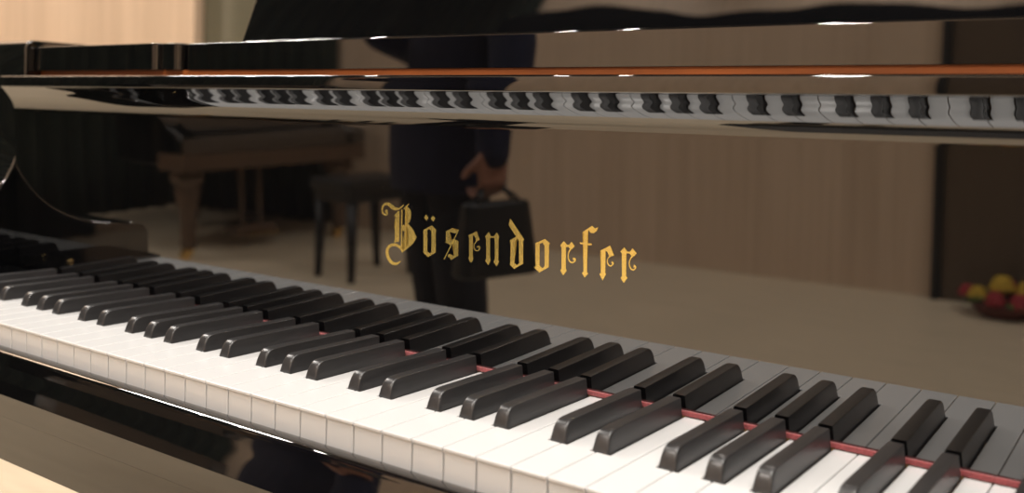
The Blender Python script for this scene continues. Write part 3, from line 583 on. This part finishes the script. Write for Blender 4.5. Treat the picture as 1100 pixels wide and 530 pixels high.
def at_person(x, y):
    return (PXX+x*math.cos(PRZ)-y*math.sin(PRZ), PYY+x*math.sin(PRZ)+y*math.cos(PRZ), 0)
ph = thing('phone', 'black phone held up in the hand of the standing person', 'phone', at_person(-0.005,0.297), PRZ)
bm = bmesh.new(); box(bm, -0.036,0.036,-0.004,0.004,-0.075,0.075)
for v in bm.verts: v.co = Vector((v.co.x, v.co.y+v.co.z*0.15, 1.245+v.co.z))
link('phone_body', bm, BLACKP, ph, bevel=0.003)
bg = thing('handbag', 'black leather bag hanging from the hand of the standing person', 'bag', at_person(0.355,0.06), PRZ)
bm = bmesh.new(); extrude_z(bm, rbox_profile(-0.045,0.045,-0.115,0.115,0.035), 0.46, 0.645)
for v in bm.verts:
    f = (v.co.z-0.46)/0.185; v.co.x *= 1-0.45*f; v.co.y *= 1-0.2*f
link('bag_body', bm, LEATH, bg, bevel=0.012, segs=3)
for s in (-1,1):
    bm = bmesh.new(); tube(bm, [(s*0.018,-0.06,0.64),(s*0.012,-0.045,0.66),(-0.032,-0.02,0.683),(-0.032,0.02,0.683),(s*0.012,0.045,0.66),(s*0.018,0.06,0.64)], 0.005, 8); link('strap', bm, LEATH, bg, smooth=True)

# ------------------------------------------------------------------ ceiling lamps, then added fill panels, fill spots and wall fill
WHERE = ['rightmost', 'second from the right', 'third from the right', 'third from the left', 'second from the left', 'leftmost']
for (x,y,z,wt),wh in zip(LAMPS, WHERE):
    t = thing('ceiling_spotlight', 'black spotlight over the large piano, '+wh+' of the row', 'spotlight', (x,y,z), 0, 'round black spotlights hanging in a row over the piano')
    bm = bmesh.new(); lathe(bm, [(0.02,0.20),(0.06,0.18),(0.065,0.15),(0.065,0.0),(0.058,0.0),(0.058,0.02)], n=24); link('housing', bm, BLACKP, t, smooth=True)
    bm = bmesh.new(); tube(bm, [(0,0,0.19),(0,0,6.6-z)], 0.008, 8); link('hanging_rod', bm, BLACKP, t)
    ld = bpy.data.lights.new('spotlight_lamp','AREA'); ld.shape = 'DISK'; ld.size = 0.10; ld.energy = wt; ld.color = WARM
    lo_ = bpy.data.objects.new('spotlight_lamp', ld); COL.objects.link(lo_); lo_.parent = t; lo_.location = (0,0,-0.003)
PW = ['in front of the right curtain, largest of the three', 'at the rear right of the stage', 'over the pale wood wall at far left']
for (x,y,wt),wh in zip(FILL_PANELS, PW):
    t = thing('added_fill_panel', 'added unseen fill light panel '+wh, 'ceiling light', (x,y,6.52), 0, 'added fill light panels on the ceiling')
    PS = (3.4,2.6) if wt == 380 else (2.4,1.2)
    bm = bmesh.new(); box(bm, -PS[0]/2,PS[0]/2,-PS[1]/2,PS[1]/2,0.0,0.079); link('panel_frame', bm, BLACKP, t, bevel=0.004)
    ld = bpy.data.lights.new('fill_panel_lamp','AREA'); ld.shape = 'RECTANGLE'; ld.size, ld.size_y = PS[0]-0.1, PS[1]-0.1; ld.energy = wt; ld.color = WARM
    lo_ = bpy.data.objects.new('fill_panel_lamp', ld); COL.objects.link(lo_); lo_.parent = t; lo_.location = (0,0,-0.004)

for (x,y,z,wt),wh in zip(FILL_SPOTS, ('left of','right of')):
    t = thing('added_fill_spot', 'added unseen fill spot brightening the keys, '+wh+' the dark door', 'spotlight', (x,y,z), 0, 'added fill spots aimed at the piano')
    aim = (Vector((0.55,0.05,0.73))-Vector((x,y,z))).normalized(); q = aim.to_track_quat('-Z','Y')
    bm = bmesh.new(); lathe(bm, [(0.03,0.30),(0.075,0.27),(0.08,0.24),(0.08,0.0),(0.072,0.0),(0.072,0.02)], n=24)
    h = link('housing', bm, BLACKP, t, smooth=True); h.rotation_euler = q.to_euler()
    bm = bmesh.new(); tube(bm, [(0,-0.12,0.12),(0,-0.445,0.12)], 0.014, 8); link('wall_bracket', bm, BLACKP, t)
    ld = bpy.data.lights.new('fill_spot_lamp','SPOT'); ld.energy = wt; ld.color = (1.0,0.92,0.84); ld.shadow_soft_size = 0.12; ld.spot_size = math.radians(34); ld.spot_blend = 0.4
    lo_ = bpy.data.objects.new('fill_spot_lamp', ld); COL.objects.link(lo_); lo_.parent = t; lo_.rotation_euler = q.to_euler(); lo_.location = aim*0.01

for (x,y,z,wt),wh in zip(WALL_FILL, ('nearer the curtain','nearer the dark door')):
    t = thing('added_wall_fill', 'added unseen fill lamp lighting the top of the mirrored wall, '+wh, 'spotlight', (x,y,z), 0, 'added wall fill lamps near the ceiling')
    aim = (Vector((x,-3.8,5.5))-Vector((x,y,z))).normalized(); q = aim.to_track_quat('-Z','Y')
    bm = bmesh.new(); lathe(bm, [(0.03,0.20),(0.065,0.18),(0.07,0.15),(0.07,0.0),(0.062,0.0),(0.062,0.02)], n=24)
    h = link('housing', bm, BLACKP, t, smooth=True); h.rotation_euler = q.to_euler()
    bm = bmesh.new(); tube(bm, [(0,0.12,0.06),(0,0.12,6.6-z)], 0.012, 8); link('hanging_rod', bm, BLACKP, t)
    ld = bpy.data.lights.new('wall_fill_lamp','SPOT'); ld.energy = wt; ld.color = WARM; ld.shadow_soft_size = 0.06; ld.spot_size = math.radians(80); ld.spot_blend = 0.6
    lo_ = bpy.data.objects.new('wall_fill_lamp', ld); COL.objects.link(lo_); lo_.parent = t; lo_.rotation_euler = q.to_euler(); lo_.location = aim*0.01
